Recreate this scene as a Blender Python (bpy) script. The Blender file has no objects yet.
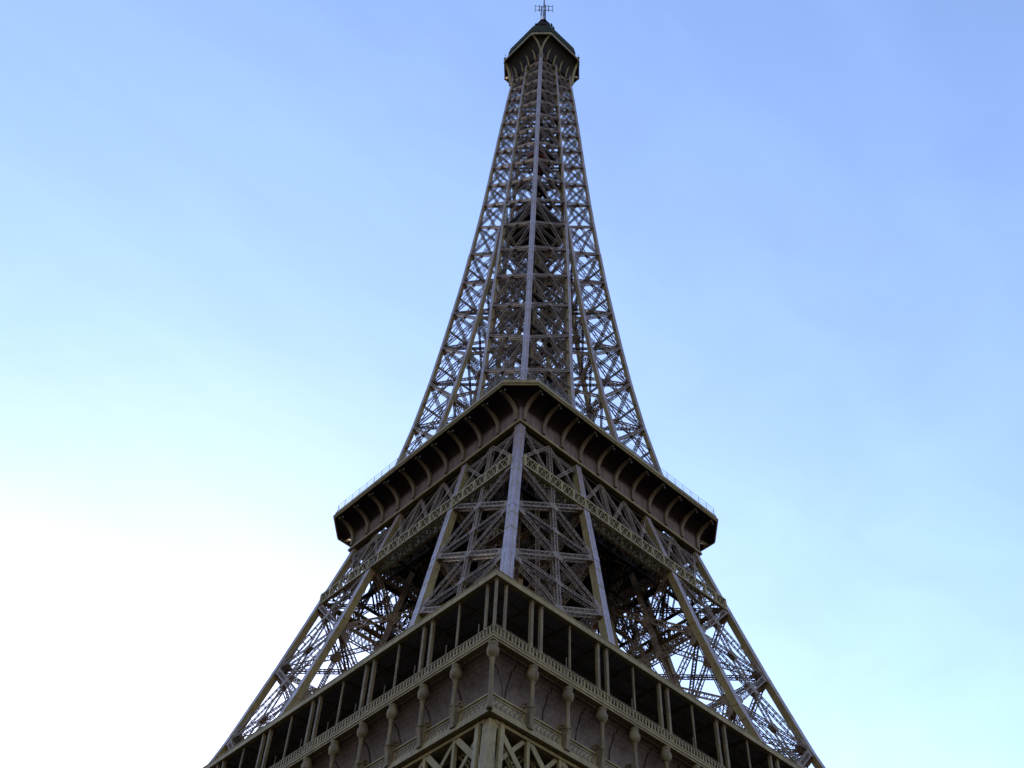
import bpy, math, random
from mathutils import Vector, Matrix
random.seed(7)
R = math.radians
scene = bpy.context.scene
col = scene.collection

# ------------------------------------------------------------------ camera
cam_data = bpy.data.cameras.new('camera')
cam = bpy.data.objects.new('camera', cam_data)
col.objects.link(cam)
C0 = Vector((-82.55480357, -90.1250324, 1.99361066))
CR = Vector((0.72444202, -0.68838743, 0.03614576))
CU = Vector((-0.54591115, -0.54090661, 0.63984455))
CF = Vector((0.42090947, 0.48326265, 0.76765385))
cam.matrix_world = Matrix(((CR.x, CU.x, -CF.x, C0.x), (CR.y, CU.y, -CF.y, C0.y),
                           (CR.z, CU.z, -CF.z, C0.z), (0, 0, 0, 1)))
cam_data.sensor_width = 36
cam_data.lens = 1119.956 * 36 / 1024
cam_data.clip_start = 0.5
cam_data.clip_end = 20000
scene.camera = cam

# ------------------------------------------------------------------ sky, sun, exposure
SUN_AZ, SUN_EL = 66.0, 16.4
w = bpy.data.worlds.new('World')
scene.world = w
w.use_nodes = True
nt = w.node_tree
bg = nt.nodes['Background']
sky = nt.nodes.new('ShaderNodeTexSky')
sky.sky_type = 'NISHITA'
sky.sun_disc = False
sky.sun_elevation = R(SUN_EL)
sky.sun_rotation = R(90 - SUN_AZ)
sky.altitude = 50
sky.air_density = 1.49
sky.dust_density = 0.6
sky.ozone_density = 2.43
tint = nt.nodes.new('ShaderNodeVectorMath')       # the evening sky's violet cast
tint.operation = 'MULTIPLY'
tint.inputs[1].default_value = (1.0, 0.94, 1.14)
nt.links.new(sky.outputs[0], tint.inputs[0])
# thin streaks of high cloud, a few per cent of brightness
tc = nt.nodes.new('ShaderNodeTexCoord')
mp = nt.nodes.new('ShaderNodeMapping')
mp.inputs['Rotation'].default_value = (0.3, 0.2, 0.9)
mp.inputs['Scale'].default_value = (2.0, 7.0, 9.0)
cn = nt.nodes.new('ShaderNodeTexNoise')
cn.inputs['Scale'].default_value = 1.6
cn.inputs['Detail'].default_value = 9
cn.inputs['Roughness'].default_value = 0.55
cn.inputs['Distortion'].default_value = 0.5
cm = nt.nodes.new('ShaderNodeMapRange')
cm.inputs['From Min'].default_value = 0.3
cm.inputs['From Max'].default_value = 0.75
cm.inputs['To Min'].default_value = 0.965
cm.inputs['To Max'].default_value = 1.07
cs = nt.nodes.new('ShaderNodeVectorMath')
cs.operation = 'SCALE'
nt.links.new(tc.outputs['Generated'], mp.inputs['Vector'])
nt.links.new(mp.outputs[0], cn.inputs['Vector'])
nt.links.new(cn.outputs[0], cm.inputs['Value'])
nt.links.new(tint.outputs[0], cs.inputs[0])
nt.links.new(cm.outputs[0], cs.inputs['Scale'])
nt.links.new(cs.outputs[0], bg.inputs[0])
bg.inputs[1].default_value = 0.15

sd = bpy.data.lights.new('sun', 'SUN')
sd.energy = 0.6
sd.angle = R(10)
sd.color = (1.0, 0.86, 0.70)
so = bpy.data.objects.new('sun', sd)
col.objects.link(so)
sdir = Vector((math.cos(R(SUN_AZ)) * math.cos(R(SUN_EL)), math.sin(R(SUN_AZ)) * math.cos(R(SUN_EL)), math.sin(R(SUN_EL))))
so.rotation_euler = sdir.to_track_quat('Z', 'Y').to_euler()

vs = scene.view_settings
vs.view_transform = 'Standard'
vs.look = 'None'
vs.gamma = 1
vs.exposure = 1.34
vs.use_curve_mapping = False

# ------------------------------------------------------------------ helpers
V = Vector


class MB:
    """collects shapes for one mesh object"""
    def __init__(self):
        self.v, self.f, self.s = [], [], []
        self.m = {}          # faces of the second material

    def box8(self, p):
        i = len(self.v)
        self.v += [tuple(q) for q in p]
        for q in ((0, 3, 2, 1), (4, 5, 6, 7), (0, 1, 5, 4), (1, 2, 6, 5), (2, 3, 7, 6), (3, 0, 4, 7)):
            self.f.append(tuple(i + k for k in q))
            self.s.append(False)

    def box(self, x0, x1, y0, y1, z0, z1):
        self.box8([(x0, y0, z0), (x1, y0, z0), (x1, y1, z0), (x0, y1, z0),
                   (x0, y0, z1), (x1, y0, z1), (x1, y1, z1), (x0, y1, z1)])

    def bar(self, a, b, wd, t, n):
        a, b, n = V(a), V(b), V(n)
        d = b - a
        if d.length < 1e-4:
            return
        d.normalize()
        s = d.cross(n)
        if s.length < 1e-4:
            s = d.cross(V((0.3, 0.5, 0.8)))
        s.normalize()
        m = s.cross(d)
        s *= wd / 2
        m *= t / 2
        self.box8([a - s - m, a + s - m, a + s + m, a - s + m, b - s - m, b + s - m, b + s + m, b - s + m])

    def girder(self, a, b, n, W, D, c=0.13, l=0.08, pitch=None, off=0.0, diamond=False, sides=True):
        """laced box girder: four chord angles, zigzag lacing on its wide faces"""
        a, b, n = V(a), V(b), V(n).normalized()
        d = b - a
        L = d.length
        if L < 0.3:
            return
        d.normalize()
        s = d.cross(n).normalized()
        m = s.cross(d).normalized()
        if m.dot(n) < 0:
            m = -m
        planes = (D / 2, -D / 2) if D > 0.05 else (0.0,)
        for k in planes:
            o = m * (k + off)
            for q in (-1, 1):
                self.bar(a + s * q * (W - c) / 2 + o, b + s * q * (W - c) / 2 + o, c, c * 0.6, m)
            N = max(2, int(round(L / (pitch or W))))
            for j in range(N):
                p0, p1 = a + d * (L * j / N), a + d * (L * (j + 1) / N)
                q = 1 if j % 2 else -1
                e = (W - c) / 2
                self.bar(p0 + s * q * e + o, p1 - s * q * e + o, l, 0.03, m)
                if diamond:
                    self.bar(p0 - s * q * e + o * 1.0 + m * 0.032, p1 + s * q * e + o + m * 0.032, l, 0.028, m)
        if D > 0.05 and sides:
            N = max(2, int(round(L / (2.2 * D))))
            for q in (-1, 1):
                for j in range(N + 1):
                    p = a + d * (L * j / N) + s * q * (W / 2 - c * 0.3) + m * off
                    self.bar(p - m * D / 2, p + m * D / 2, l, 0.03, s)

    def plate(self, c, n, d, a, b, t):
        """octagonal gusset plate, size a along d and b across it"""
        c, n, d = V(c), V(n).normalized(), V(d).normalized()
        s = d.cross(n).normalized()
        n = s.cross(d).normalized()
        pts = [(-.5, -.22), (-.22, -.5), (.22, -.5), (.5, -.22), (.5, .22), (.22, .5), (-.22, .5), (-.5, .22)]
        i = len(self.v)
        for k in (-t / 2, t / 2):
            for x, y in pts:
                self.v.append(tuple(c + d * x * a + s * y * b + n * k))
        self.f.append(tuple(i + k for k in range(8)))
        self.f.append(tuple(i + 15 - k for k in range(8)))
        self.s += [False, False]
        for k in range(8):
            j = (k + 1) % 8
            self.f.append((i + k, i + j, i + 8 + j, i + 8 + k))
            self.s.append(False)

    def loft(self, rings, close=True, cap=True, smooth=False):
        i = len(self.v)
        m = len(rings[0])
        for r in rings:
            self.v += [tuple(q) for q in r]
        for k in range(len(rings) - 1):
            for j in range(m if close else m - 1):
                j2 = (j + 1) % m
                self.f.append((i + k * m + j, i + k * m + j2, i + (k + 1) * m + j2, i + (k + 1) * m + j))
                self.s.append(smooth)
        if cap and close:
            self.f.append(tuple(i + m - 1 - j for j in range(m)))
            self.f.append(tuple(i + (len(rings) - 1) * m + j for j in range(m)))
            self.s += [False, False]

    def lathe(self, c, prof, seg=12, flute=0.0):
        """prof: (radius, z) pairs round a vertical axis at c"""
        rings = []
        for r, z in prof:
            rings.append([(c[0] + r * (1 + flute * (j % 2)) * math.cos(2 * math.pi * j / seg),
                           c[1] + r * (1 + flute * (j % 2)) * math.sin(2 * math.pi * j / seg), z) for j in range(seg)])
        self.loft(rings, smooth=True)

    def tube(self, a, b, r, seg=8, r2=None):
        a, b = V(a), V(b)
        d = (b - a).normalized()
        s = d.orthogonal().normalized()
        m = d.cross(s)
        rr = [r, r if r2 is None else r2]
        self.loft([[p + (s * math.cos(2 * math.pi * j / seg) + m * math.sin(2 * math.pi * j / seg)) * q for j in range(seg)]
                   for p, q in zip((a, b), rr)], smooth=True)

    def build(self, name, mat, parent=None, mat2=None):
        me = bpy.data.meshes.new(name)
        me.from_pydata(self.v, [], self.f)
        me.polygons.foreach_set('use_smooth', self.s)
        me.materials.append(mat)
        if mat2 is not None:
            me.materials.append(mat2)
            for k in self.m:
                me.polygons[k].material_index = 1
        me.update()
        o = bpy.data.objects.new(name, me)
        col.objects.link(o)
        if parent is not None:
            o.parent = parent
        return o


def interp(T, z):
    if z <= T[0][0]:
        (a, p), (b, q) = T[0], T[1]
    elif z >= T[-1][0]:
        (a, p), (b, q) = T[-2], T[-1]
    else:
        for k in range(len(T) - 1):
            if T[k][0] <= z <= T[k + 1][0]:
                (a, p), (b, q) = T[k], T[k + 1]
                break
    return p + (q - p) * (z - a) / (b - a)


# ------------------------------------------------------------------ materials
def iron(name, base, dark, rough=0.45, spec=0.5, scale=0.35, streak=True):
    m = bpy.data.materials.new(name)
    m.use_nodes = True
    t = m.node_tree
    b = t.nodes['Principled BSDF']
    geo = t.nodes.new('ShaderNodeNewGeometry')
    n1 = t.nodes.new('ShaderNodeTexNoise')
    n1.inputs['Scale'].default_value = scale
    n1.inputs['Detail'].default_value = 8
    n1.inputs['Roughness'].default_value = 0.65
    mp = t.nodes.new('ShaderNodeMapping')
    mp.inputs['Scale'].default_value = (3.0, 3.0, 0.35 if streak else 3.0)
    n2 = t.nodes.new('ShaderNodeTexNoise')
    n2.inputs['Scale'].default_value = 1.2
    n2.inputs['Detail'].default_value = 6
    t.links.new(geo.outputs['Position'], n1.inputs['Vector'])
    t.links.new(geo.outputs['Position'], mp.inputs['Vector'])
    t.links.new(mp.outputs[0], n2.inputs['Vector'])
    mul = t.nodes.new('ShaderNodeMath')
    mul.operation = 'MULTIPLY'
    t.links.new(n1.outputs[0], mul.inputs[0])
    t.links.new(n2.outputs[0], mul.inputs[1])
    r = t.nodes.new('ShaderNodeValToRGB')
    r.color_ramp.elements[0].position = 0.12
    r.color_ramp.elements[1].position = 0.38
    r.color_ramp.elements[0].color = (*dark, 1)
    r.color_ramp.elements[1].color = (*base, 1)
    t.links.new(mul.outputs[0], r.inputs[0])
    t.links.new(r.outputs[0], b.inputs['Base Color'])
    mr = t.nodes.new('ShaderNodeMapRange')
    mr.inputs['To Min'].default_value = rough + 0.12
    mr.inputs['To Max'].default_value = rough - 0.08
    t.links.new(n1.outputs[0], mr.inputs['Value'])
    t.links.new(mr.outputs[0], b.inputs['Roughness'])
    b.inputs['Specular IOR Level'].default_value = spec
    return m


PAINT = iron('olive_brown_paint', (0.250, 0.180, 0.072), (0.140, 0.096, 0.040), rough=0.5, spec=0.3)
CONS = iron('weathered_console_paint', (0.180, 0.124, 0.058), (0.080, 0.052, 0.028), rough=0.55, spec=0.25, scale=0.9)
BRACK = iron('bracket_paint', (0.150, 0.104, 0.066), (0.090, 0.060, 0.038), rough=0.55, spec=0.25)
LATT = iron('lattice_paint', (0.205, 0.142, 0.098), (0.085, 0.056, 0.040), rough=0.55, spec=0.25, scale=0.6)
SHEEN = iron('sky_sheen_paint', (0.270, 0.195, 0.225), (0.165, 0.120, 0.125), rough=0.34, spec=0.65)  # outward column faces only: lilac sky reflection put into the colour
PANEL = iron('plum_panel_paint', (0.160, 0.112, 0.096), (0.078, 0.050, 0.044), rough=0.6, spec=0.2)
COVE = iron('cove_shade_paint', (0.040, 0.025, 0.025), (0.020, 0.012, 0.012), rough=0.8, spec=0.05)  # near-black: the shade under the gallery rim is put into this colour
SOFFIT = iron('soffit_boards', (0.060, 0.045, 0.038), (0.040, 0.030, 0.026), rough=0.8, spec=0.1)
GREY = iron('galvanised_grey', (0.36, 0.38, 0.40), (0.25, 0.27, 0.30), rough=0.4)
UNDER = iron('pale_boards', (0.20, 0.17, 0.16), (0.13, 0.11, 0.105), rough=0.8, spec=0.1)
NET = iron('net_wire', (0.16, 0.17, 0.18), (0.11, 0.12, 0.13), rough=0.45)
GREEN = iron('green_net', (0.034, 0.040, 0.026), (0.018, 0.020, 0.015), rough=0.85, spec=0.05)
RED = iron('red_cabin_paint', (0.30, 0.045, 0.03), (0.22, 0.03, 0.025), rough=0.4)
WHITE = iron('white_enamel', (0.78, 0.78, 0.80), (0.62, 0.62, 0.66), rough=0.3)
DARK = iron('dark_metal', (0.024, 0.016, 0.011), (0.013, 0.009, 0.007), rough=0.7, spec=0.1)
SAND = iron('gravel_ground', (0.055, 0.046, 0.036), (0.035, 0.030, 0.025), rough=0.95, spec=0.1, streak=False)


def glassmat():
    m = bpy.data.materials.new('window_glass')
    m.use_nodes = True
    b = m.node_tree.nodes['Principled BSDF']
    b.inputs['Base Color'].default_value = (0.03, 0.035, 0.04, 1)
    b.inputs['Roughness'].default_value = 0.08
    return m


GLASS = glassmat()

# ------------------------------------------------------------------ ground
g = MB()
i = 0
g.v += [(-4000, -4000, 0), (4000, -4000, 0), (4000, 4000, 0), (-4000, 4000, 0)]
g.f.append((0, 1, 2, 3))
g.s.append(False)
ground = g.build('ground', SAND)
ground['kind'] = 'structure'
BLOCKER = iron('blocker_green', (0.035, 0.045, 0.018), (0.018, 0.024, 0.010), rough=0.95, spec=0.05, scale=0.05, streak=False)
m = MB()  # unseen ring added to keep low horizon light off the tower
rings = []
for r_, zb_, amp in ((330, -2.0, 0), (380, 26, 10), (430, 44, 14), (520, 50, 14), (900, 46, 16), (1600, 30, 14), (2400, -2.0, 0)):
    rings.append([(r_ * math.cos(a) * (1 + .05 * math.sin(3 * a)), r_ * math.sin(a) * (1 + .05 * math.sin(3 * a)),
                   zb_ + amp * (math.sin(5 * a + r_) * 0.5 + math.sin(13 * a + 2 * r_) * 0.35 + random.uniform(-.3, .3)))
                  for a in [2 * math.pi * j / 120 for j in range(120)]])
m.loft(rings, cap=False, smooth=True)
light_blocker = m.build('light_blocker', BLOCKER)
light_blocker['kind'] = 'structure'

# ------------------------------------------------------------------ the tower
tower = bpy.data.objects.new('iron_tower', None)
col.objects.link(tower)
tower['label'] = 'tall olive brown iron lattice tower with flared legs, two galleries and a domed top'
tower['category'] = 'tower'

HT = [(0, 62.45), (40, 38.5), (46, 35.3), (51.6, 33.9), (57.6, 32.5), (77.5, 26.0), (91.5, 22.3), (100, 20.25), (110, 17.85), (116.5, 16.65),
      (129.3, 14.5), (138, 13.4), (148.4, 12.3), (160, 11.3), (178, 9.9), (194, 8.92), (208, 8.15), (222, 7.52), (240, 6.75), (257, 5.95), (263, 5.6), (276, 5.1)]
GT = [(0, 37.5), (46, 17.9), (57.6, 15.8), (77.5, 11.4), (91.5, 9.1), (100, 8.2), (110, 7.0), (116.5, 5.9), (130, 4.4), (145, 2.95), (160, 1.75), (175, 0.95), (186, 0.55)]
hh = lambda z: interp(HT, z)
gg = lambda z: interp(GT, z)


def column(mb, fx, fy, zs, wd, node_h=0.5, angle=0.16, sky_sides=()):
    """riveted box column through the points (fx(z), fy(z), z); sky_sides: sides (0 -y, 1 +x, 2 +y, 3 -x) with sky reflection painted into their colour (second material)"""
    def ring(z, s, cx=0.0, cy=0.0):
        x, y = fx(z) + cx, fy(z) + cy
        return [(x - s, y - s, z), (x + s, y - s, z), (x + s, y + s, z), (x - s, y + s, z)]

    def skin(rings):
        k0 = len(mb.f)
        mb.loft(rings)
        for q in range((len(rings) - 1) * 4):
            if q % 4 in sky_sides:
                mb.m[k0 + q] = 1
    skin([ring(z, wd / 2) for z in zs])
    e = wd / 2 - angle / 2 + 0.018
    for cx in (-e, e):
        for cy in (-e, e):
            skin([ring(z, angle / 2, cx, cy) for z in zs])
    for cx, cy in ((-1, 0), (1, 0), (0, -1), (0, 1)):
        q = wd / 2 - 0.03
        mb.loft([ring(z, 0.045, cx * q, cy * q) for z in zs])
    for z0, z1 in zip(zs[:-1], zs[1:]):
        # stepped plates and splices: a thin pack on every other length, straps at the joints
        za, zb = z0 + (z1 - z0) * 0.12, z0 + (z1 - z0) * 0.46
        ra, rb = ring(za, wd / 2 + 0.010), ring(zb, wd / 2 + 0.010)
        skin([ra, rb])
        for f in (0.46, 0.78):
            z = z0 + (z1 - z0) * f
            mb.loft([ring(z - 0.14, wd / 2 + 0.024), ring(z + 0.14, wd / 2 + 0.024)])
    for z in zs[1:-1]:
        skin([ring(z - node_h, wd / 2 + 0.035), ring(z + node_h, wd / 2 + 0.035)])


def lattice_face(mb, A, B, n, zs, W, D, c, pitch, mid=True, hW=None, hdiam=False, gus=1.0, double=False):
    """X braced panels between the column lines A(z) and B(z)"""
    for k in range(len(zs) - 1):
        z0, z1 = zs[k], zs[k + 1]
        A0, A1, B0, B1 = A(z0), A(z1), B(z0), B(z1)
        mb.girder(A0, B1, n, W, D, c, c * 0.6, pitch)
        mb.girder(A1, B0, n, W, D, c, c * 0.6, pitch, off=0.006)
        mb.girder(A0, B0, n, hW or W * 0.8, D * 0.9, c, c * 0.6, pitch, diamond=hdiam, off=0.003)
        X = (A0 + A1 + B0 + B1) / 4
        t = D + c * 0.6 + 0.05
        mb.plate(X, n, B1 - A0, W * 2.0 * gus, W * 1.7 * gus, t)
        for P, Q in ((A0, B1), (B0, A1), (A1, B0), (B1, A0)):
            d = (Q - P).normalized()
            mb.plate(P + d * W * 1.3, n, d, W * 2.4 * gus, W * 1.35 * gus, t)
        if mid:
            M0, M1 = (A0 + B0) / 2, (A1 + B1) / 2
            mb.girder(M0, M1, n, W * 0.75, D * 0.8, c * 0.9, c * 0.55, pitch, off=-0.005)
            mb.plate(M0, n, B0 - A0, W * 1.5, W * 1.4, t - 0.03)
        if double:
            # secondary counter braces from the panel's middle to the columns
            mb.girder((A0 + A1) / 2, X, n, W * 0.6, D * 0.6, c * 0.8, c * 0.5, pitch, off=0.004)
            mb.girder((B0 + B1) / 2, X, n, W * 0.6, D * 0.6, c * 0.8, c * 0.5, pitch, off=0.004)


def make_pillar(name, sx, sy, zs, W, D, c, pitch, cw, ztop, near=True, stairs=True, zcol=None, cmat=None, zface=None, hW=None):
    zcol = zcol or zs
    ho = lambda z: hh(z) - cw / 2
    core = MB()
    P = lambda a, b: (lambda z: V((sx * a(z), sy * b(z), z)))
    # inside: horizontal diaphragms, inclined lift rails and a zigzag stair
    if zs[0] < 1:
        # masonry footing of the lower leg
        core.loft([[(sx * (gg(0) - 1.5), sy * (gg(0) - 1.5), z), (sx * (hh(0) + 1.5), sy * (gg(0) - 1.5), z),
                    (sx * (hh(0) + 1.5), sy * (hh(0) + 1.5), z), (sx * (gg(0) - 1.5), sy * (hh(0) + 1.5), z)] for z in (-0.5, 1.2)])
    for z in (zs[:-1] if zs[0] > 1 else ()):
        o, i_ = hh(z) - 0.6, gg(z) + 0.1
        q = [V((sx * o, sy * o, z)), V((sx * o, sy * i_, z)), V((sx * i_, sy * i_, z)), V((sx * i_, sy * o, z))]
        core.girder(q[0], q[2], (0, 0, 1), W * 0.8, D * 0.7, c, c * 0.6, pitch)
        core.girder(q[1], q[3], (0, 0, 1), W * 0.8, D * 0.7, c, c * 0.6, pitch, off=0.006)
    if stairs:
        za, zb = zs[0], zs[-1]
        for fx, fy in ((0.36, 0.36), (0.36, 0.64), (0.64, 0.36), (0.64, 0.64)):
            pts = []
            for z in zs:
                o, i_ = hh(z), gg(z)
                pts.append(V((sx * (i_ + (o - i_) * fx), sy * (i_ + (o - i_) * fy), z)))
            for k in range(len(pts) - 1):
                core.girder(pts[k], pts[k + 1], (sx, sy, 0), 0.55, 0.3, 0.12, 0.07, 0.6)
        z = za
        k = 0
        while z < zb - 2.0:
            o, i_ = hh(z), gg(z)
            m = i_ + (o - i_) * 0.5
            s = (o - i_) * 0.2
            f = 1 if k % 2 else -1
            a, b = V((sx * (m + s * f), sy * (m - s), z)), V((sx * (m - s * f - 0.5), sy * (m - s), z + 2.0))
            core.bar(a, b, 0.9, 0.12, (0, 0, 1))
            core.bar(a + V((0, 0, 1)), b + V((0, 0, 1)), 0.06, 0.06, (0, 0, 1))
            core.bar(b, b + V((0, sy * 2 * s * 0.9, 0)), 0.9, 0.12, (0, 0, 1))
            z += 2.0
            k += 1
    pil = core.build(name, LATT, tower)
    for a, b in ((ho, ho), (ho, gg), (gg, ho), (gg, gg)):
        m = MB()
        p = P(a, b)
        column(m, lambda z: p(z).x, lambda z: p(z).y, zcol, cw if (a is ho or b is ho) else cw * 0.85,
               sky_sides=(() if cmat else ((1 if sx > 0 else 3,) if a is ho else ()) + ((2 if sy > 0 else 0,) if b is ho else ())))
        m.build('corner_column', cmat or PAINT, pil, SHEEN)
    for kind in range(4):
        m = MB()
        if kind == 0:
            A, B, n = P(ho, ho), P(ho, gg), (sx, 0, 0.25)
        elif kind == 1:
            A, B, n = P(ho, ho), P(gg, ho), (0, sy, 0.25)
        elif kind == 2:
            A, B, n = P(gg, ho), P(gg, gg), (sx, 0, 0.1)
        else:
            A, B, n = P(ho, gg), P(gg, gg), (0, sy, 0.1)
        lattice_face(m, A, B, n, (zface if zface and kind < 2 else zs), W, D, c, pitch, hW=(1.7 if (kind > 1 and W > 0.6) else hW), hdiam=kind > 1, mid=W > 0.6, double=kind < 2 and W < 0.6)
        m.build('lattice_face', LATT, pil)
    return pil


ZS2 = [57.6, 68.3, 79.0, 89.6, 100.4, 110.4]
for sx in (-1, 1):
    for sy in (-1, 1):
        make_pillar('pillar', sx, sy, ZS2, 0.74, 0.55, 0.15, 0.62, 0.92, 110, zcol=ZS2[:-1] + [110.4, 116.2], zface=ZS2[:-1], stairs=(sx, sy) == (-1, -1))
# the lower legs, mostly below the picture
for sx in (-1, 1):
    for sy in (-1, 1):
        make_pillar('lower_pillar', sx, sy, [0.2, 12.0, 25.0, 37.5], 0.9, 0.6, 0.2, 1.1, 0.72, 51, stairs=False, zcol=[0.2, 12.0, 25.0, 37.5, 46.0, 51.2], cmat=PAINT)

# ---- faces: rot(k) turns the face x = -h into the k-th face
def rot(p, k):
    x, y, z = p
    for _ in range(k):
        x, y = -y, x
    return V((x, y, z))


# a face point: t runs along the face, d is the distance out from the axis
def fp(k, d, t, z):
    return rot((-d, t, z), k)


def fn(k):
    return rot((-1, 0, 0), k)


# near left face is k=0 (x=-h); near right face is y=-h: k=1
# (rot once: (-h, t) -> (-t, -h))

# ---- belt girder and the truss band under the second gallery
for k in range(4):
    m = MB()
    z0, z1, zt = 99.8, 101.7, 110.5
    d0 = hh(100.4) + 0.05
    zc = (z0 + z1) / 2
    dep = 1.6
    for dd in (0.0, dep):
        d_ = d0 - dd
        L_ = d_ - 1.25 - dd
        a, b = fp(k, d_, -L_, zc), fp(k, d_, L_, zc)
        m.girder(a, b, fn(k), z1 - z0, 0.25, 0.24, 0.11, 0.8, diamond=True, sides=False)
        for q in range(-9, 10):
            t = q * L_ / 9
            m.bar(fp(k, d_ + 0.02, t, z0), fp(k, d_ + 0.02, t, z1), 0.3, 0.36, fn(k))
    for zz in (z0, z1):
        a, b = fp(k, d0 - dep / 2, -d0 + 1.6, zz), fp(k, d0 - dep / 2, d0 - 1.6, zz)
        m.girder(a, b, (0, 0, 1), dep, 0.06, 0.2, 0.12, 1.2, diamond=True, sides=False)
    belt = m.build('belt_girder', PAINT, tower)
    m = MB()
    da, db = hh(z1) - 0.45, hh(zt) - 0.45
    ga, gb = gg(z1), gg(zt)
    ta = [-da + .3, -(da + ga) / 2, -ga, -ga / 3, ga / 3, ga, (da + ga) / 2, da - .3]
    tb = [-db + .3, -(db + gb) / 2, -gb, -gb / 3, gb / 3, gb, (db + gb) / 2, db - .3]
    for q in range(7):
        a0, a1 = fp(k, da, ta[q], z1), fp(k, da, ta[q + 1], z1)
        b0, b1 = fp(k, db, tb[q], zt), fp(k, db, tb[q + 1], zt)
        m.girder(a0, b1, fn(k), 0.42, 0.35, 0.12, 0.08, 0.45)
        m.girder(a1, b0, fn(k), 0.42, 0.35, 0.12, 0.08, 0.45, off=0.006)
        if q in (0, 1, 5, 6):
            m.girder(a0.lerp(b0, 0.8), a1.lerp(b1, 0.8), fn(k), 0.6, 0.35, 0.14, 0.09, 0.5, off=-0.008)
        if q not in (0, 2, 5):
            m.girder(a0, b0, fn(k), 0.6, 0.45, 0.15, 0.09, 0.5, off=0.011)
        m.plate((a0 + a1 + b0 + b1) / 4, fn(k), b1 - a0, 0.9, 0.8, 0.5)
    m.build('truss_web', LATT, belt)

# ---- deck under the second gallery: dark lattice joists below a boarded floor
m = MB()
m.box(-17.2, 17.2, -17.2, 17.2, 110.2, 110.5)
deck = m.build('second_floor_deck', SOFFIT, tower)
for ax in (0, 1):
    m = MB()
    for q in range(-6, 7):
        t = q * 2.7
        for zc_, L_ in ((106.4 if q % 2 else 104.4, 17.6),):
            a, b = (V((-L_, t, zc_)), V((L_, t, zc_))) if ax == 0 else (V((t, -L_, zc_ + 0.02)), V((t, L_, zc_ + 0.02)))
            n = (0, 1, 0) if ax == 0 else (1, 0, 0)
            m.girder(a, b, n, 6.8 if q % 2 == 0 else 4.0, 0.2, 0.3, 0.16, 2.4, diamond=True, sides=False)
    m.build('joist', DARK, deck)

# ------------------------------------------------------------------ second gallery
H2, CH2, Z2 = 21.5, 3.31, 115.2
HB, ZB = 17.9, 110.55


def octo(h, c, z):
    return [(-h, -h + c, z), (-h + c, -h, z), (h - c, -h, z), (h, -h + c, z), (h, h - c, z), (h - c, h, z), (-h + c, h, z), (-h, h - c, z)]


m = MB()
m.loft([octo(HB, 0.02, ZB + 0.55), octo(HB, 0.03, ZB + 2.9)], cap=False)
gal2 = m.build('second_gallery', PANEL, tower)
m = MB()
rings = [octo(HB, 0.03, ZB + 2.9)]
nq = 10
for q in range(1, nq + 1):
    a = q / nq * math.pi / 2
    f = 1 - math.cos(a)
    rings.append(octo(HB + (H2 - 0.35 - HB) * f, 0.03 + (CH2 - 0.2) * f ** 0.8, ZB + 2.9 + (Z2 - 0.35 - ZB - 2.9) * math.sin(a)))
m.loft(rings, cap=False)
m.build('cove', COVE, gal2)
m = MB()
m.loft([octo(H2 - 0.2, CH2 - 0.1, Z2 - 0.42), octo(H2 - 0.05, CH2 - 0.03, Z2 - 0.38), octo(H2 - 0.05, CH2 - 0.03, Z2 - 0.12), octo(H2 + 0.08, CH2 + 0.03, Z2 - 0.08),
        octo(H2 + 0.08, CH2 + 0.03, Z2 + 0.12), octo(H2 - 0.1, CH2 - 0.05, Z2 + 0.16), octo(H2 - 0.1, CH2 - 0.05, Z2 + 0.75), octo(H2 - 0.22, CH2 - 0.1, Z2 + 0.8), octo(H2 - 3.8, 1.0, Z2 + 0.81)], cap=False)
m.build('rim_fascia', PAINT, gal2)
m = MB()
m.loft([octo(HB - 0.5, 0.01, ZB - 0.02), octo(HB + 0.22, 0.02, ZB), octo(HB + 0.22, 0.02, ZB + 0.32), octo(HB + 0.10, 0.02, ZB + 0.38),
        octo(HB + 0.10, 0.02, ZB + 0.62), octo(HB - 0.1, 0.02, ZB + 0.66)], cap=False)
m.build('cornice', PAINT, gal2)
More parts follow.
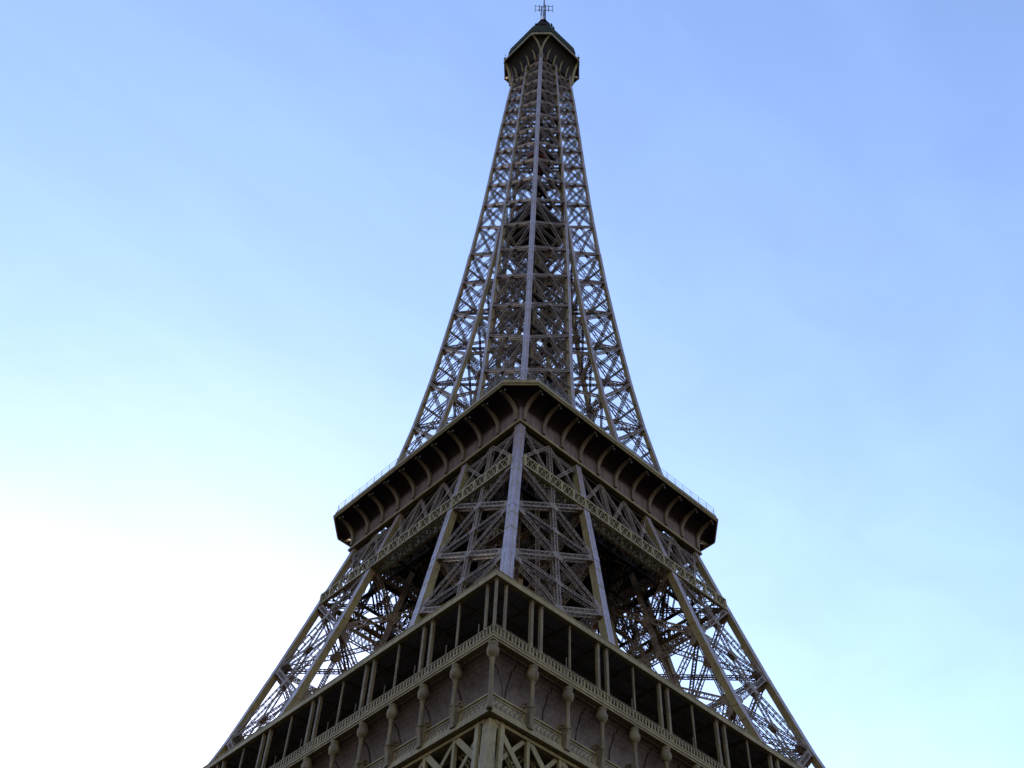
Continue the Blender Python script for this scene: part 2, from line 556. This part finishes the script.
for k in range(4):
    # moulding where the cove begins, and the upright seams of the panels
    m = MB()
    m.bar(fp(k, HB + 0.03, -HB, ZB + 2.92), fp(k, HB + 0.03, HB, ZB + 2.92), 0.14, 0.12, fn(k))
    for q in range(-15, 16):
        if q % 3:
            m.bar(fp(k, HB + 0.012, q * 3.46 / 3, ZB + 0.6), fp(k, HB + 0.012, q * 3.46 / 3, ZB + 2.88), 0.05, 0.05, fn(k))
    m.build('wall_moulding', PANEL, gal2)
    for q in range(-5, 6):
        t = q * 3.46
        m = MB()
        prof = []
        for j in range(11):
            a = j / 10 * math.pi / 2
            f = 1 - math.cos(a)
            prof.append((HB + 0.10 + (H2 - 0.55 - HB) * f, ZB + 1.7 + (Z2 - 0.42 - ZB - 1.7) * math.sin(a)))
        prof = [(HB + 0.12, ZB + 0.6)] + prof
        rings = []
        for j, (d, z) in enumerate(prof):
            j0, j1 = max(0, j - 1), min(len(prof) - 1, j + 1)
            td = V((prof[j1][0] - prof[j0][0], prof[j1][1] - prof[j0][1]))
            td.normalize()
            nd, nz = td.y, -td.x       # outward and down
            hw = 0.15
            rings.append([fp(k, d - nd * 0.30, t - hw, z - nz * 0.30), fp(k, d + nd * 0.22, t - hw, z + nz * 0.22),
                          fp(k, d + nd * 0.22, t + hw, z + nz * 0.22), fp(k, d - nd * 0.30, t + hw, z - nz * 0.30)])
        m.loft(rings)
        # flange
        rings = []
        for j, (d, z) in enumerate(prof):
            j0, j1 = max(0, j - 1), min(len(prof) - 1, j + 1)
            td = V((prof[j1][0] - prof[j0][0], prof[j1][1] - prof[j0][1]))
            td.normalize()
            nd, nz = td.y, -td.x
            hw = 0.23
            rings.append([fp(k, d + nd * 0.18, t - hw, z + nz * 0.18), fp(k, d + nd * 0.27, t - hw, z + nz * 0.27),
                          fp(k, d + nd * 0.27, t + hw, z + nz * 0.27), fp(k, d + nd * 0.18, t + hw, z + nz * 0.18)])
        m.loft(rings)
        m.build('bracket', BRACK, gal2)
        m = MB()
        c = fp(k, H2 - 0.75, t - 0.55, Z2 - 0.62)
        m.lathe((c.x, c.y), [(0.05, c.z + 0.3), (0.1, c.z + 0.2), (0.13, c.z), (0.1, c.z - 0.12)], 10)
        m.bar(c + V((0, 0, .1)), c + V((0, 0, .5)), 0.05, 0.05, fn(k))
        m.build('lamp', NET, gal2)
# railing and its fine net above the rim
o8 = octo(H2 - 0.3, CH2 - 0.1, 0)
for e in range(8):
    a, b = V(o8[e]), V(o8[(e + 1) % 8])
    L_ = (b - a).length
    m = MB()
    up = lambda z: V((0, 0, Z2 + 0.8 + z))
    out = V((a + b) / 2).normalized()
    for z, th in ((0.8, 0.02), (1.5, 0.03)):
        m.bar(a + up(z), b + up(z), th, th, out)
    N = max(2, round(L_ / 1.73))
    for j in range(N + 1):
        p = a + (b - a) * j / N
        m.bar(p + up(0), p + up(1.5), 0.045, 0.045, out)
    N = round(L_ / 0.28)
    for j in range(N):
        p = a + (b - a) * (j + 0.5) / N
        m.bar(p + up(0), p + up(1.5), 0.010, 0.010, out)
    m.build('railing', NET, gal2)
# floor of the gallery with its pavilion
m = MB()
m.loft([octo(15.3, 0.3, Z2 + 0.82), octo(15.3, 0.3, Z2 + 4.2), octo(15.6, 0.3, Z2 + 4.25), octo(15.6, 0.3, Z2 + 4.6)])
m.build('upper_pavilion', PANEL, gal2)

# ------------------------------------------------------------------ first gallery
HF = 32.5           # wall behind the consoles
HG, ZG = 35.23, 57.37
HC, ZC = 35.37, 64.27


def sq(h, z):
    return [(-h, -h, z), (h, -h, z), (h, h, z), (-h, h, z)]


m = MB()
# gallery floor beam, its underside and the floor
m.loft([sq(HF - 0.2, ZG + 0.02), sq(HG - 0.08, ZG), sq(HG - 0.08, ZG + 0.16), sq(HG, ZG + 0.19), sq(HG, ZG + 0.42), sq(HG + 0.05, ZG + 0.45), sq(HG + 0.05, ZG + 0.52),
        sq(HG - 0.3, ZG + 0.54), sq(HG - 0.3, ZG + 0.4), sq(15.0, ZG + 0.4), sq(15.0, ZG), sq(HF - 0.2, ZG + 0.018)], cap=False)
gal1 = m.build('first_gallery', PAINT, tower)

# cavetto wall between the consoles
m = MB()
rings = [sq(HF + 0.35, 51.95), sq(HF, 52.1), sq(HF, 53.2)]
for q in range(1, 11):
    a = q / 10 * math.pi / 2
    rings.append(sq(HF + 2.1 * (1 - math.cos(a)), 53.2 + 4.05 * math.sin(a)))
rings.append(sq(HF + 2.1, 57.35))
m.loft(rings, cap=False)
m.build('frieze_wall', PANEL, gal1)
# lower moulding of the frieze and the ornament band
m = MB()
m.loft([sq(HF - 0.4, 51.28), sq(34.55, 51.3), sq(34.55, 51.62), sq(34.48, 51.66), sq(34.48, 51.9), sq(34.34, 51.94), sq(34.22, 51.97), sq(34.2, 53.05), sq(34.32, 53.08), sq(34.32, 53.22), sq(HF - 0.1, 53.24)], cap=False)
m.build('frieze_base', PAINT, gal1)

CY = [-30.32 + 4.043 * q for q in range(16)]


def console_mesh(k, t, corner=False):
    m = MB()
    d = 34.72
    c = fp(k, d, t, 0)
    if corner:
        c = rot((-34.72, -34.72, 0), k)
    # scroll pedestal standing on the base moulding
    if not corner:
        m.loft([[fp(k, 33.9, t - .2, z), fp(k, dd, t - .2, z), fp(k, dd, t + .2, z), fp(k, 33.9, t + .2, z)]
                for z, dd in ((51.64, 34.7), (52.3, 34.76), (52.9, 34.84), (53.3, 34.96), (53.5, 34.86), (53.6, 34.6))])
        m.loft([[fp(k, 33.6, t - .3, z), fp(k, 34.66, t - .3, z), fp(k, 34.66, t + .3, z), fp(k, 33.6, t + .3, z)] for z in (51.63, 51.9)])
        # volute returning to the wall
        for r0, r1, hw in ((0.62, 0.4, .2), (0.3, 0.05, .24)):
            rg = []
            for q in range(11):
                a = q / 10 * 2 * math.pi * 0.8 - 0.6
                rg.append([fp(k, 34.0 + r0 * math.cos(a), t - hw, 53.75 + 0.75 * r0 * math.sin(a)), fp(k, 34.0 + r0 * math.cos(a), t + hw, 53.75 + 0.75 * r0 * math.sin(a)),
                           fp(k, 34.0 + r1 * math.cos(a), t + hw, 53.75 + 0.75 * r1 * math.sin(a)), fp(k, 34.0 + r1 * math.cos(a), t - hw, 53.75 + 0.75 * r1 * math.sin(a))])
            m.loft(rg)
        m.loft([[fp(k, 32.4, t - .1, z), fp(k, 34.1, t - .1, z), fp(k, 34.1, t + .1, z), fp(k, 32.4, t + .1, z)] for z in (53.3, 53.62)])
        z0 = 53.4
    else:
        z0 = 51.25
    # slender shaft and the ball capital
    m.lathe((c.x, c.y), [(0.25, z0), (0.24, z0 + .25), (0.19, z0 + .4), (0.175, 55.7), (0.2, 55.74), (0.26, 55.82), (0.2, 55.9), (0.18, 55.95)], 12)
    m.lathe((c.x, c.y), [(0.18, 55.9), (0.24, 56.0), (0.37, 56.14), (0.46, 56.32), (0.49, 56.55), (0.46, 56.78), (0.37, 56.97), (0.34, 57.05), (0.40, 57.1), (0.40, 57.38)], 20, flute=0.09)
    return m


for k in range(4):
    for t in CY:
        console_mesh(k, t).build('console', CONS, gal1)
    console_mesh(k, -34.9, True).build('corner_console', CONS, gal1)
    # ornament on the band between the consoles, and a thin conduit down the wall of each bay
    allt = [-34.72] + CY + [34.72]
    for a, b in zip(allt[:-1], allt[1:]):
        m = MB()
        a2, b2 = a + 0.5, b - 0.5
        zf0, zf1 = 52.15, 52.85
        m.bar(fp(k, 34.22, a2, zf0), fp(k, 34.22, b2, zf0), 0.06, 0.06, fn(k))
        m.bar(fp(k, 34.22, a2, zf1), fp(k, 34.22, b2, zf1), 0.06, 0.06, fn(k))
        N = 7
        for j in range(N):
            u0 = a2 + (b2 - a2) * (j + 0.5) / N
            r_ = (b2 - a2) / N * 0.5
            pts = [(u0 + r_ * math.sin(q * 0.9) * (0.5 + 0.5 * q / 6), zf0 + (zf1 - zf0) * q / 6) for q in range(7)]
            for p0, p1 in zip(pts[:-1], pts[1:]):
                m.bar(fp(k, 34.215, *p0), fp(k, 34.215, *p1), 0.09, 0.07, fn(k))
        m.build('ornament_panel', PANEL, gal1)
        m = MB()
        u = a + (b - a) * random.uniform(0.2, 0.3)
        pts = [(HF + 2.1 * (1 - math.cos(a_)) + .01, 53.2 + 4.05 * math.sin(a_)) for a_ in (0.02, 0.3, 0.6, 0.85, 1.1, 1.35)]
        for (d0, z0), (d1, z1) in zip(pts[:-1], pts[1:]):
            m.bar(fp(k, d0 + 0.02, u + (0.12 if z0 > 55 else 0), z0), fp(k, d1 + 0.02, u + (0.3 if z1 > 56.5 else 0.12), z1), 0.07, 0.05, fn(k))
        m.build('conduit', DARK, gal1)

# railing of balusters
for k in range(4):
    m = MB()
    zr0, zr1 = ZG + 0.53, ZG + 1.32 + 0.003 * k
    d = HG - 0.08
    m.bar(fp(k, d, -d, zr1), fp(k, d, d, zr1), 0.14, 0.09, (0, 0, 1))
    m.bar(fp(k, d, -d, zr0 + 0.08), fp(k, d, d, zr0 + 0.08), 0.1, 0.08, (0, 0, 1))
    m.bar(fp(k, d, -d, zr1 - 0.18), fp(k, d, d, zr1 - 0.18), 0.06, 0.05, (0, 0, 1))
    N = int(2 * d / 0.40)
    for j in range(N + 1):
        t = -d + 2 * d * j / N
        m.bar(fp(k, d + 0.002, t, zr0), fp(k, d + 0.002, t, zr1), 0.15, 0.07, fn(k))
    m.build('railing', PAINT, gal1)
    # tall guard netting set behind the railing
    m = MB()
    d = HG - 1.1
    m.bar(fp(k, d, -d, ZG + 2.6), fp(k, d, d, ZG + 2.6), 0.05, 0.05, (0, 0, 1))
    N = int(2 * d / 2.02)
    for j in range(N + 1):
        t = -d + 2 * d * j / N
        m.bar(fp(k, d, t, ZG + 0.42), fp(k, d, t, ZG + (3.6 if j % 2 else 2.6)), 0.07, 0.07, fn(k))
    for j in range(6):
        z = ZG + 0.9 + j * 0.3
        m.bar(fp(k, d, -d, z), fp(k, d, d, z), 0.02, 0.02, fn(k))
    N = int(2 * d / 0.3)
    for j in range(N + 1):
        t = -d + 2 * d * j / N
        m.bar(fp(k, d + 0.02, t, ZG + 0.42), fp(k, d + 0.02, t, ZG + 2.6), 0.022, 0.02, fn(k))
    m.build('guard_net', BRACK, gal1)

# canopy: fascia, boarded underside, roof
m = MB()
m.loft([sq(HC - 0.5, ZC - 0.62), sq(HC - 0.03, ZC - 0.62), sq(HC, ZC - 0.59), sq(HC, ZC - 0.08), sq(HC + 0.05, ZC - 0.06), sq(HC + 0.05, ZC),
        sq(HC - 0.2, ZC + 0.03), sq(27.9, ZC + 0.5)], cap=False)
canopy = m.build('canopy_roof', PAINT, gal1)
m = MB()
m.loft([sq(HC - 0.45, ZC - 0.45), sq(27.9, ZC - 0.2)], cap=False)
for k in range(4):
    for j in range(22):
        d = HC - 0.7 - j * 0.33
        m.bar(fp(k, d, -d, ZC - 0.465 + j * 0.0118), fp(k, d, d, ZC - 0.465 + j * 0.0118), 0.12, 0.05, (0, 0, 1))
m.build('underside', UNDER, gal1)
for k in (0, 1):
    m = MB()
    for t in CY:
        m.bar(fp(k, HC - 0.6, t, ZC - 0.58), fp(k, 28.1, t, ZC - 0.34), 0.16, 0.2, (0, 0, 1))
    for d in (33.2, 31.4, 29.6):
        m.bar(fp(k, d, -d, ZC - 0.5), fp(k, d, d, ZC - 0.5), 0.1, 0.12, (0, 0, 1))
    m.build('canopy_beam', CONS, gal1)
# back wall of the covered walk
m = MB()
m.loft([sq(27.95, ZG + 0.6), sq(27.95, ZC + 0.5)], cap=False)
for k in range(4):
    for t in range(-13, 14):
        m.bar(fp(k, 28.0, t * 2.02, ZG + 0.6), fp(k, 28.0, t * 2.02, ZC - 0.5), 0.14, 0.12, fn(k))
m.build('pavilion_wall', BRACK, gal1)


def post(k, t, wd, d=34.95):
    m = MB()
    a, b = fp(k, d, t, ZG + 0.53), fp(k, d, t, ZC - 0.45)
    m.bar(a, b, wd, wd, fn(k))
    m.bar(a + V((0, 0, 0.02)), a + V((0, 0, 0.35)), wd * 1.5, wd * 1.5, fn(k))
    m.bar(b - V((0, 0, 0.3)), b, wd * 1.4, wd * 1.4, fn(k))
    return m


for k in range(4):
    near = k in (0, 1)
    for q, t in enumerate(CY):
        if q % 2:
            for s in (-0.56, 0.56):
                post(k, t + s, 0.29).build('post', CONS, gal1)
        elif near:
            post(k, t, 0.15).build('thin_post', CONS, gal1)
    if near:
        for t in ((-34.95, -33.85, 33.85, 34.95) if k == 0 else (-34.95, -33.85, 33.85)):
            post(k, t, 0.2).build('post', CONS, gal1)

# belt truss below the first gallery
for k in range(4):
    m = MB()
    zt, zb = 51.25, 43.5
    for lay, d in enumerate((33.85, 32.3)):
        L_ = d - 0.4
        m.bar(fp(k, d, -L_, zt - 0.15), fp(k, d, L_, zt - 0.15), 0.28, 0.5, fn(k))
        m.bar(fp(k, d, -L_, zb), fp(k, d, L_, zb), 0.7, 0.5, fn(k))
        N = 19
        st = 2 * L_ / N
        for j in range(-2, N + 1):
            t0 = -L_ + j * st
            for (ta, tb, o) in ((t0, t0 + 2 * st, 0.0), (t0 + 2 * st, t0, 0.16)):
                za, zb_ = zb, zt
                # clip to the face
                ua, ub = ta, tb
                f0, f1 = 0.0, 1.0
                for lim, sgn in ((-L_, 1), (L_, -1)):
                    for _ in (0,):
                        if ub != ua:
                            f = (lim - ua) / (ub - ua)
                            if 0 < f < 1:
                                if (ub - ua) * sgn > 0:
                                    f0 = max(f0, f)
                                else:
                                    f1 = min(f1, f)
                if f1 - f0 < 0.05 or max(ua, ub) <= -L_ or min(ua, ub) >= L_:
                    continue
                pa = fp(k, d + 0.12 - o, ua + (ub - ua) * f0, za + (zb_ - za) * f0)
                pb = fp(k, d + 0.12 - o, ua + (ub - ua) * f1, za + (zb_ - za) * f1)
                if lay == 0:
                    m.bar(pa, pb, 0.52 if o == 0 else 0.34, 0.1, fn(k))
                else:
                    m.girder(pa, pb, fn(k), 0.5, 0.0, 0.14, 0.09, 0.5)
        for j in range(N + 1):
            t = -L_ + j * st
            if lay == 0:
                m.bar(fp(k, d + 0.05, t, zb), fp(k, d + 0.05, t, zt), 0.3, 0.3, fn(k))
                m.girder(fp(k, d, t, zt - 0.3), fp(k, 32.3, t, zt - 0.3), (0, 0, 1), 0.5, 0.0, 0.12, 0.08, 0.5)
    for sgn in (-1, 1):
        m.bar(fp(k, 34.0, sgn * 32.75, 51.2), fp(k, 34.0 + 1.3, sgn * (32.75 + 1.3), 46.0), 0.42, 0.3, fn(k))
    m.build('belt_truss', PAINT, tower)
# first floor slab seen from below (open in the middle)
m = MB()
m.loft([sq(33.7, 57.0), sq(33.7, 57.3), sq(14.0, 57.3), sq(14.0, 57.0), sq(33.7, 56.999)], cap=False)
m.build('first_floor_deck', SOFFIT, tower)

# ------------------------------------------------------------------ the spire
ZU = [116.3, 127.0, 137.3, 148.4, 158.4, 168.9, 178.8, 188.7]
for sx in (-1, 1):
    for sy in (-1, 1):
        make_pillar('upper_pillar', sx, sy, ZU, 0.50, 0.40, 0.135, 0.5, 0.64, 186, stairs=False, hW=0.62)
ZV = [188.7, 198.8, 207.2, 215.6, 223.3, 230.6, 237.8, 244.6, 251.0, 257.0, 262.7, 268.2]
m = MB()
# inner columns, diaphragms of the shaft
for z in ZV:
    o = hh(z) - 0.4
    for a, b in (((-o, 0), (0, -o)), ((0, -o), (o, 0)), ((o, 0), (0, o)), ((0, o), (-o, 0)), ((-o, -o), (o, o)), ((-o, o), (o, -o))):
        m.girder(V((*a, z)), V((*b, z)), (0, 0, 1), 0.4, 0.3, 0.12, 0.07, 0.45, off=random.uniform(-.02, .02))
shaft = m.build('upper_shaft', LATT, tower)
for sx in (-1, 1):
    for sy in (-1, 1):
        m = MB()
        column(m, lambda z: sx * (hh(z) - 0.36), lambda z: sy * (hh(z) - 0.36), ZV + [272.0], 0.60, 0.35, 0.13, sky_sides=(1 if sx > 0 else 3, 2 if sy > 0 else 0))
        m.build('corner_column', PAINT, shaft, SHEEN)
for k in range(4):
    m = MB()
    column(m, lambda z: fp(k, hh(z) - 0.28, 0, z).x, lambda z: fp(k, hh(z) - 0.28, 0, z).y, ZV + [272.0], 0.44, 0.35, 0.11, sky_sides=((3, 0, 1, 2)[k],))
    m.build('middle_column', PAINT, shaft, SHEEN)
    m = MB()
    for s in (-1, 1):
        A = lambda z: fp(k, hh(z) - 0.34, s * (hh(z) - 0.36), z)
        B = lambda z: fp(k, hh(z) - 0.34, 0, z)
        lattice_face(m, A, B, fn(k), ZV, 0.40, 0.36, 0.12, 0.45, mid=False, hW=0.55)
    m.build('lattice_face', LATT, shaft)

# lift guides and stair up the middle of the spire
m = MB()
zz = [116.0 + 10.0 * q for q in range(16)]
for x in (-2.2, 2.2):
    for y in (-2.2, 2.2):
        for z0, z1 in zip(zz[:-1], zz[1:]):
            m.girder((x, y, z0), (x, y, z1), (x, y, 0), 0.42, 0.35, 0.12, 0.07, 0.6)
for z0, z1 in zip(zz[:-1], zz[1:]):
    for k in range(4):
        m.bar(fp(k, 2.2, -2.2, z0 + .01 * k), fp(k, 2.2, 2.2, z0 + .01 * k), 0.3, 0.22, (0, 0, 1))
guide = m.build('lift_guide', DARK, tower)
q = 0
z = 116.5
while z < 262:
    k = q % 4
    if hh(z) > 5.6 and k != 3:
        m = MB()
        a, b = fp(k, 3.1, -3.0, z), fp(k, 3.1, 3.0, z + 2.4)
        m.bar(a, b, 0.8, 0.12, (0, 0, 1))
        for e in (0.05, 0.5, 0.95):
            p = a.lerp(b, e)
            m.bar(p, p + V((0, 0, 1.0)), 0.06, 0.06, fn(k))
        m.bar(a + V((0, 0, 1.0)), b + V((0, 0, 1.0)), 0.06, 0.06, (0, 0, 1))
        m.build('stair_flight', DARK, tower)
    z += 2.4
    q += 1
# intermediate platform
m = MB()
o = 4.9
m.loft([sq(o, 194.8), sq(o, 195.2), sq(o - 0.1, 195.2), sq(o - 0.1, 197.8), sq(o, 197.8), sq(o, 198.1)])
m.build('intermediate_platform', DARK, tower)

# ------------------------------------------------------------------ top gallery
H3, C3, Z3 = 8.53, 3.45, 275.0
m = MB()
hb = 5.25
rings = [octo(hb, 0.4, 268.2)]
for q in range(1, 9):
    a = q / 8 * math.pi / 2
    f = 1 - math.cos(a)
    rings.append(octo(hb + (H3 - 0.3 - hb) * f, 0.4 + (C3 - 0.5) * f ** 0.7, 268.4 + (Z3 - 0.5 - 268.4) * math.sin(a) ** 1.2))
m.loft(rings)
top = m.build('top_gallery', DARK, tower)
m = MB()
m.loft([octo(H3 - 0.35, C3 - 0.1, Z3 - 0.5), octo(H3, C3, Z3 - 0.48), octo(H3, C3, Z3 + 0.45), octo(H3 - 0.3, C3 - 0.1, Z3 + 0.48), octo(H3 - 0.3, C3 - 0.1, Z3 + 0.8),
        octo(H3 - 0.8, C3 - 0.3, Z3 + 0.85)])
m.build('rim_fascia', PAINT, top)
# curved brackets: two from each corner column to the ends of the chamfer, four short ones on each face
for k in range(4):
    for s in (-1, 1):
        m = MB()
        rg = []
        for j in range(9):
            a = j / 8 * math.pi / 2
            f = 1 - math.cos(a)
            base = rot((-hb - 0.12, -hb - 0.12, 0), k)
            end = rot((-H3 + 0.1, -H3 + C3, 0) if s < 0 else (-H3 + C3, -H3 + 0.1, 0), k)
            p = base.lerp(end, f)
            z = 265.6 + (Z3 - 0.55 - 265.6) * math.sin(a)
            sd_ = (end - base).normalized().cross(V((0, 0, 1))) * 0.24
            dn = V((0, 0, -0.42)) * (0.4 + 0.6 * f) + (base.normalized() * 0.34) * (1 - f)
            rg.append([p - sd_ + V((0, 0, z)), p + sd_ + V((0, 0, z)), p + sd_ + dn + V((0, 0, z)), p - sd_ + dn + V((0, 0, z))])
        m.loft(rg)
        m.build('corner_bracket', PAINT, top)
    for t in (-3.3, -1.1, 1.1, 3.3):
        m = MB()
        rg = []
        for j in range(7):
            a = j / 6 * math.pi / 2
            d = hb + 0.1 + 1.3 * (1 - math.cos(a))
            z = 266.8 + 4.4 * math.sin(a)
            rg.append([fp(k, d - 0.2, t - .1, z), fp(k, d + 0.25, t - .1, z), fp(k, d + 0.25, t + .1, z), fp(k, d - 0.2, t + .1, z)])
        m.loft(rg)
        m.build('bracket', PAINT, top)
# dome of netting over the open upper level
m = MB()
prof = [(7.8, 275.7), (7.75, 280.0), (7.35, 283.2), (6.3, 285.9), (4.6, 287.6), (2.6, 288.2)]
m.loft([octo(h, h * 0.42, z) for h, z in prof])
m.build('dome_net', GREEN, top)
m = MB()
m.loft([octo(2.7, 1.1, 285.6), octo(2.7, 1.1, 289.0), octo(2.9, 1.2, 289.1), octo(2.9, 1.2, 289.7), octo(2.5, 1.0, 289.8), octo(2.3, 0.95, 297.6), octo(2.5, 1.0, 297.8), octo(2.5, 1.0, 298.3), octo(2.0, 0.8, 298.5), octo(1.5, 0.6, 303.0), octo(1.7, 0.7, 303.1), octo(1.7, 0.7, 303.5), octo(1.0, 0.4, 304.4)])
for k in range(16):
    a = k * math.pi / 8 + 0.2
    r = random.uniform(2.0, 2.8)
    z = random.uniform(296, 302)
    m.tube((r * math.cos(a), r * math.sin(a), z), (r * math.cos(a), r * math.sin(a), z + random.uniform(0.8, 2.2)), random.uniform(0.12, 0.26), 6)
    m.tube((r * math.cos(a), r * math.sin(a), z + .4), ((r + .35) * math.cos(a), (r + .35) * math.sin(a), z + .4), random.uniform(0.3, 0.55), 10)
m.build('cupola', DARK, top)
# whip aerials round the rim
m = MB()
for e in range(8):
    p = V(octo(H3 - 0.15, C3, Z3 + 0.8)[e])
    for j in range(2):
        q_ = p.lerp(V(octo(H3 - 0.15, C3, Z3 + 0.8)[(e + 1) % 8]), j * 0.37)
        m.tube(q_, q_ + V((0, 0, random.uniform(1.5, 4))), 0.06, 5)
        m.box(q_.x - .22, q_.x + .22, q_.y - .22, q_.y + .22, q_.z, q_.z + 0.7)
m.build('aerial', DARK, top)

# mast
m = MB()
for a in (0.4, 0.4 + 2.094, 0.4 + 4.189):
    m.tube((0.85 * math.cos(a), 0.85 * math.sin(a), 303.8), (0.7 * math.cos(a), 0.7 * math.sin(a), 317.2), 0.13, 8)
for q in range(8):
    z = 304 + q * 1.64
    for a in (0.4, 0.4 + 2.094, 0.4 + 4.189):
        m.tube((0.8 * math.cos(a), 0.8 * math.sin(a), z), (0.75 * math.cos(a + 2.094), 0.75 * math.sin(a + 2.094), z + 1.64), 0.04, 5)
m.tube((0, 0, 316.8), (0, 0, 330.0), 0.22, 10, 0.12)
mast = m.build('antenna_mast', DARK, tower)
m = MB()
m.lathe((-0.4, 0.35), [(0.5, 304.2), (0.5, 309.0), (0.3, 309.3)], 12)
m.build('radome', WHITE, mast)
rv = V((CR.x, CR.y, 0)).normalized()
fv = V((CF.x, CF.y, 0)).normalized()
for d in (rv, -rv, fv, -fv):
    m = MB()
    for z in (314.6, 317.6):
        m.tube(d * 0.4 + V((0, 0, z)), d * 2.55 + V((0, 0, z)), 0.09, 6)
    m.tube(d * 2.5 + V((0, 0, 313.6)), d * 2.5 + V((0, 0, 318.6)), 0.11, 6)
    m.tube(d * 1.3 + V((0, 0, 314.0)), d * 1.3 + V((0, 0, 318.2)), 0.16, 6)
    m.build('dipole', NET, mast)

# ------------------------------------------------------------------ lift cabin in the spire
m = MB()
m.loft([sq(1.85, 226.0), sq(1.95, 226.2), sq(1.95, 230.6), sq(1.7, 231.2)])
cabin = m.build('lift_cabin', RED)
cabin['label'] = 'dull red lift cabin inside the upper lattice shaft, between its guide rails'
cabin['category'] = 'lift cabin'
for k in range(4):
    m = MB()
    m.loft([[fp(k, 1.96, -1.5, z), fp(k, 2.0, -1.5, z), fp(k, 2.0, 1.5, z), fp(k, 1.96, 1.5, z)] for z in (228.0, 230.0)])
    m.build('window', GLASS, cabin)
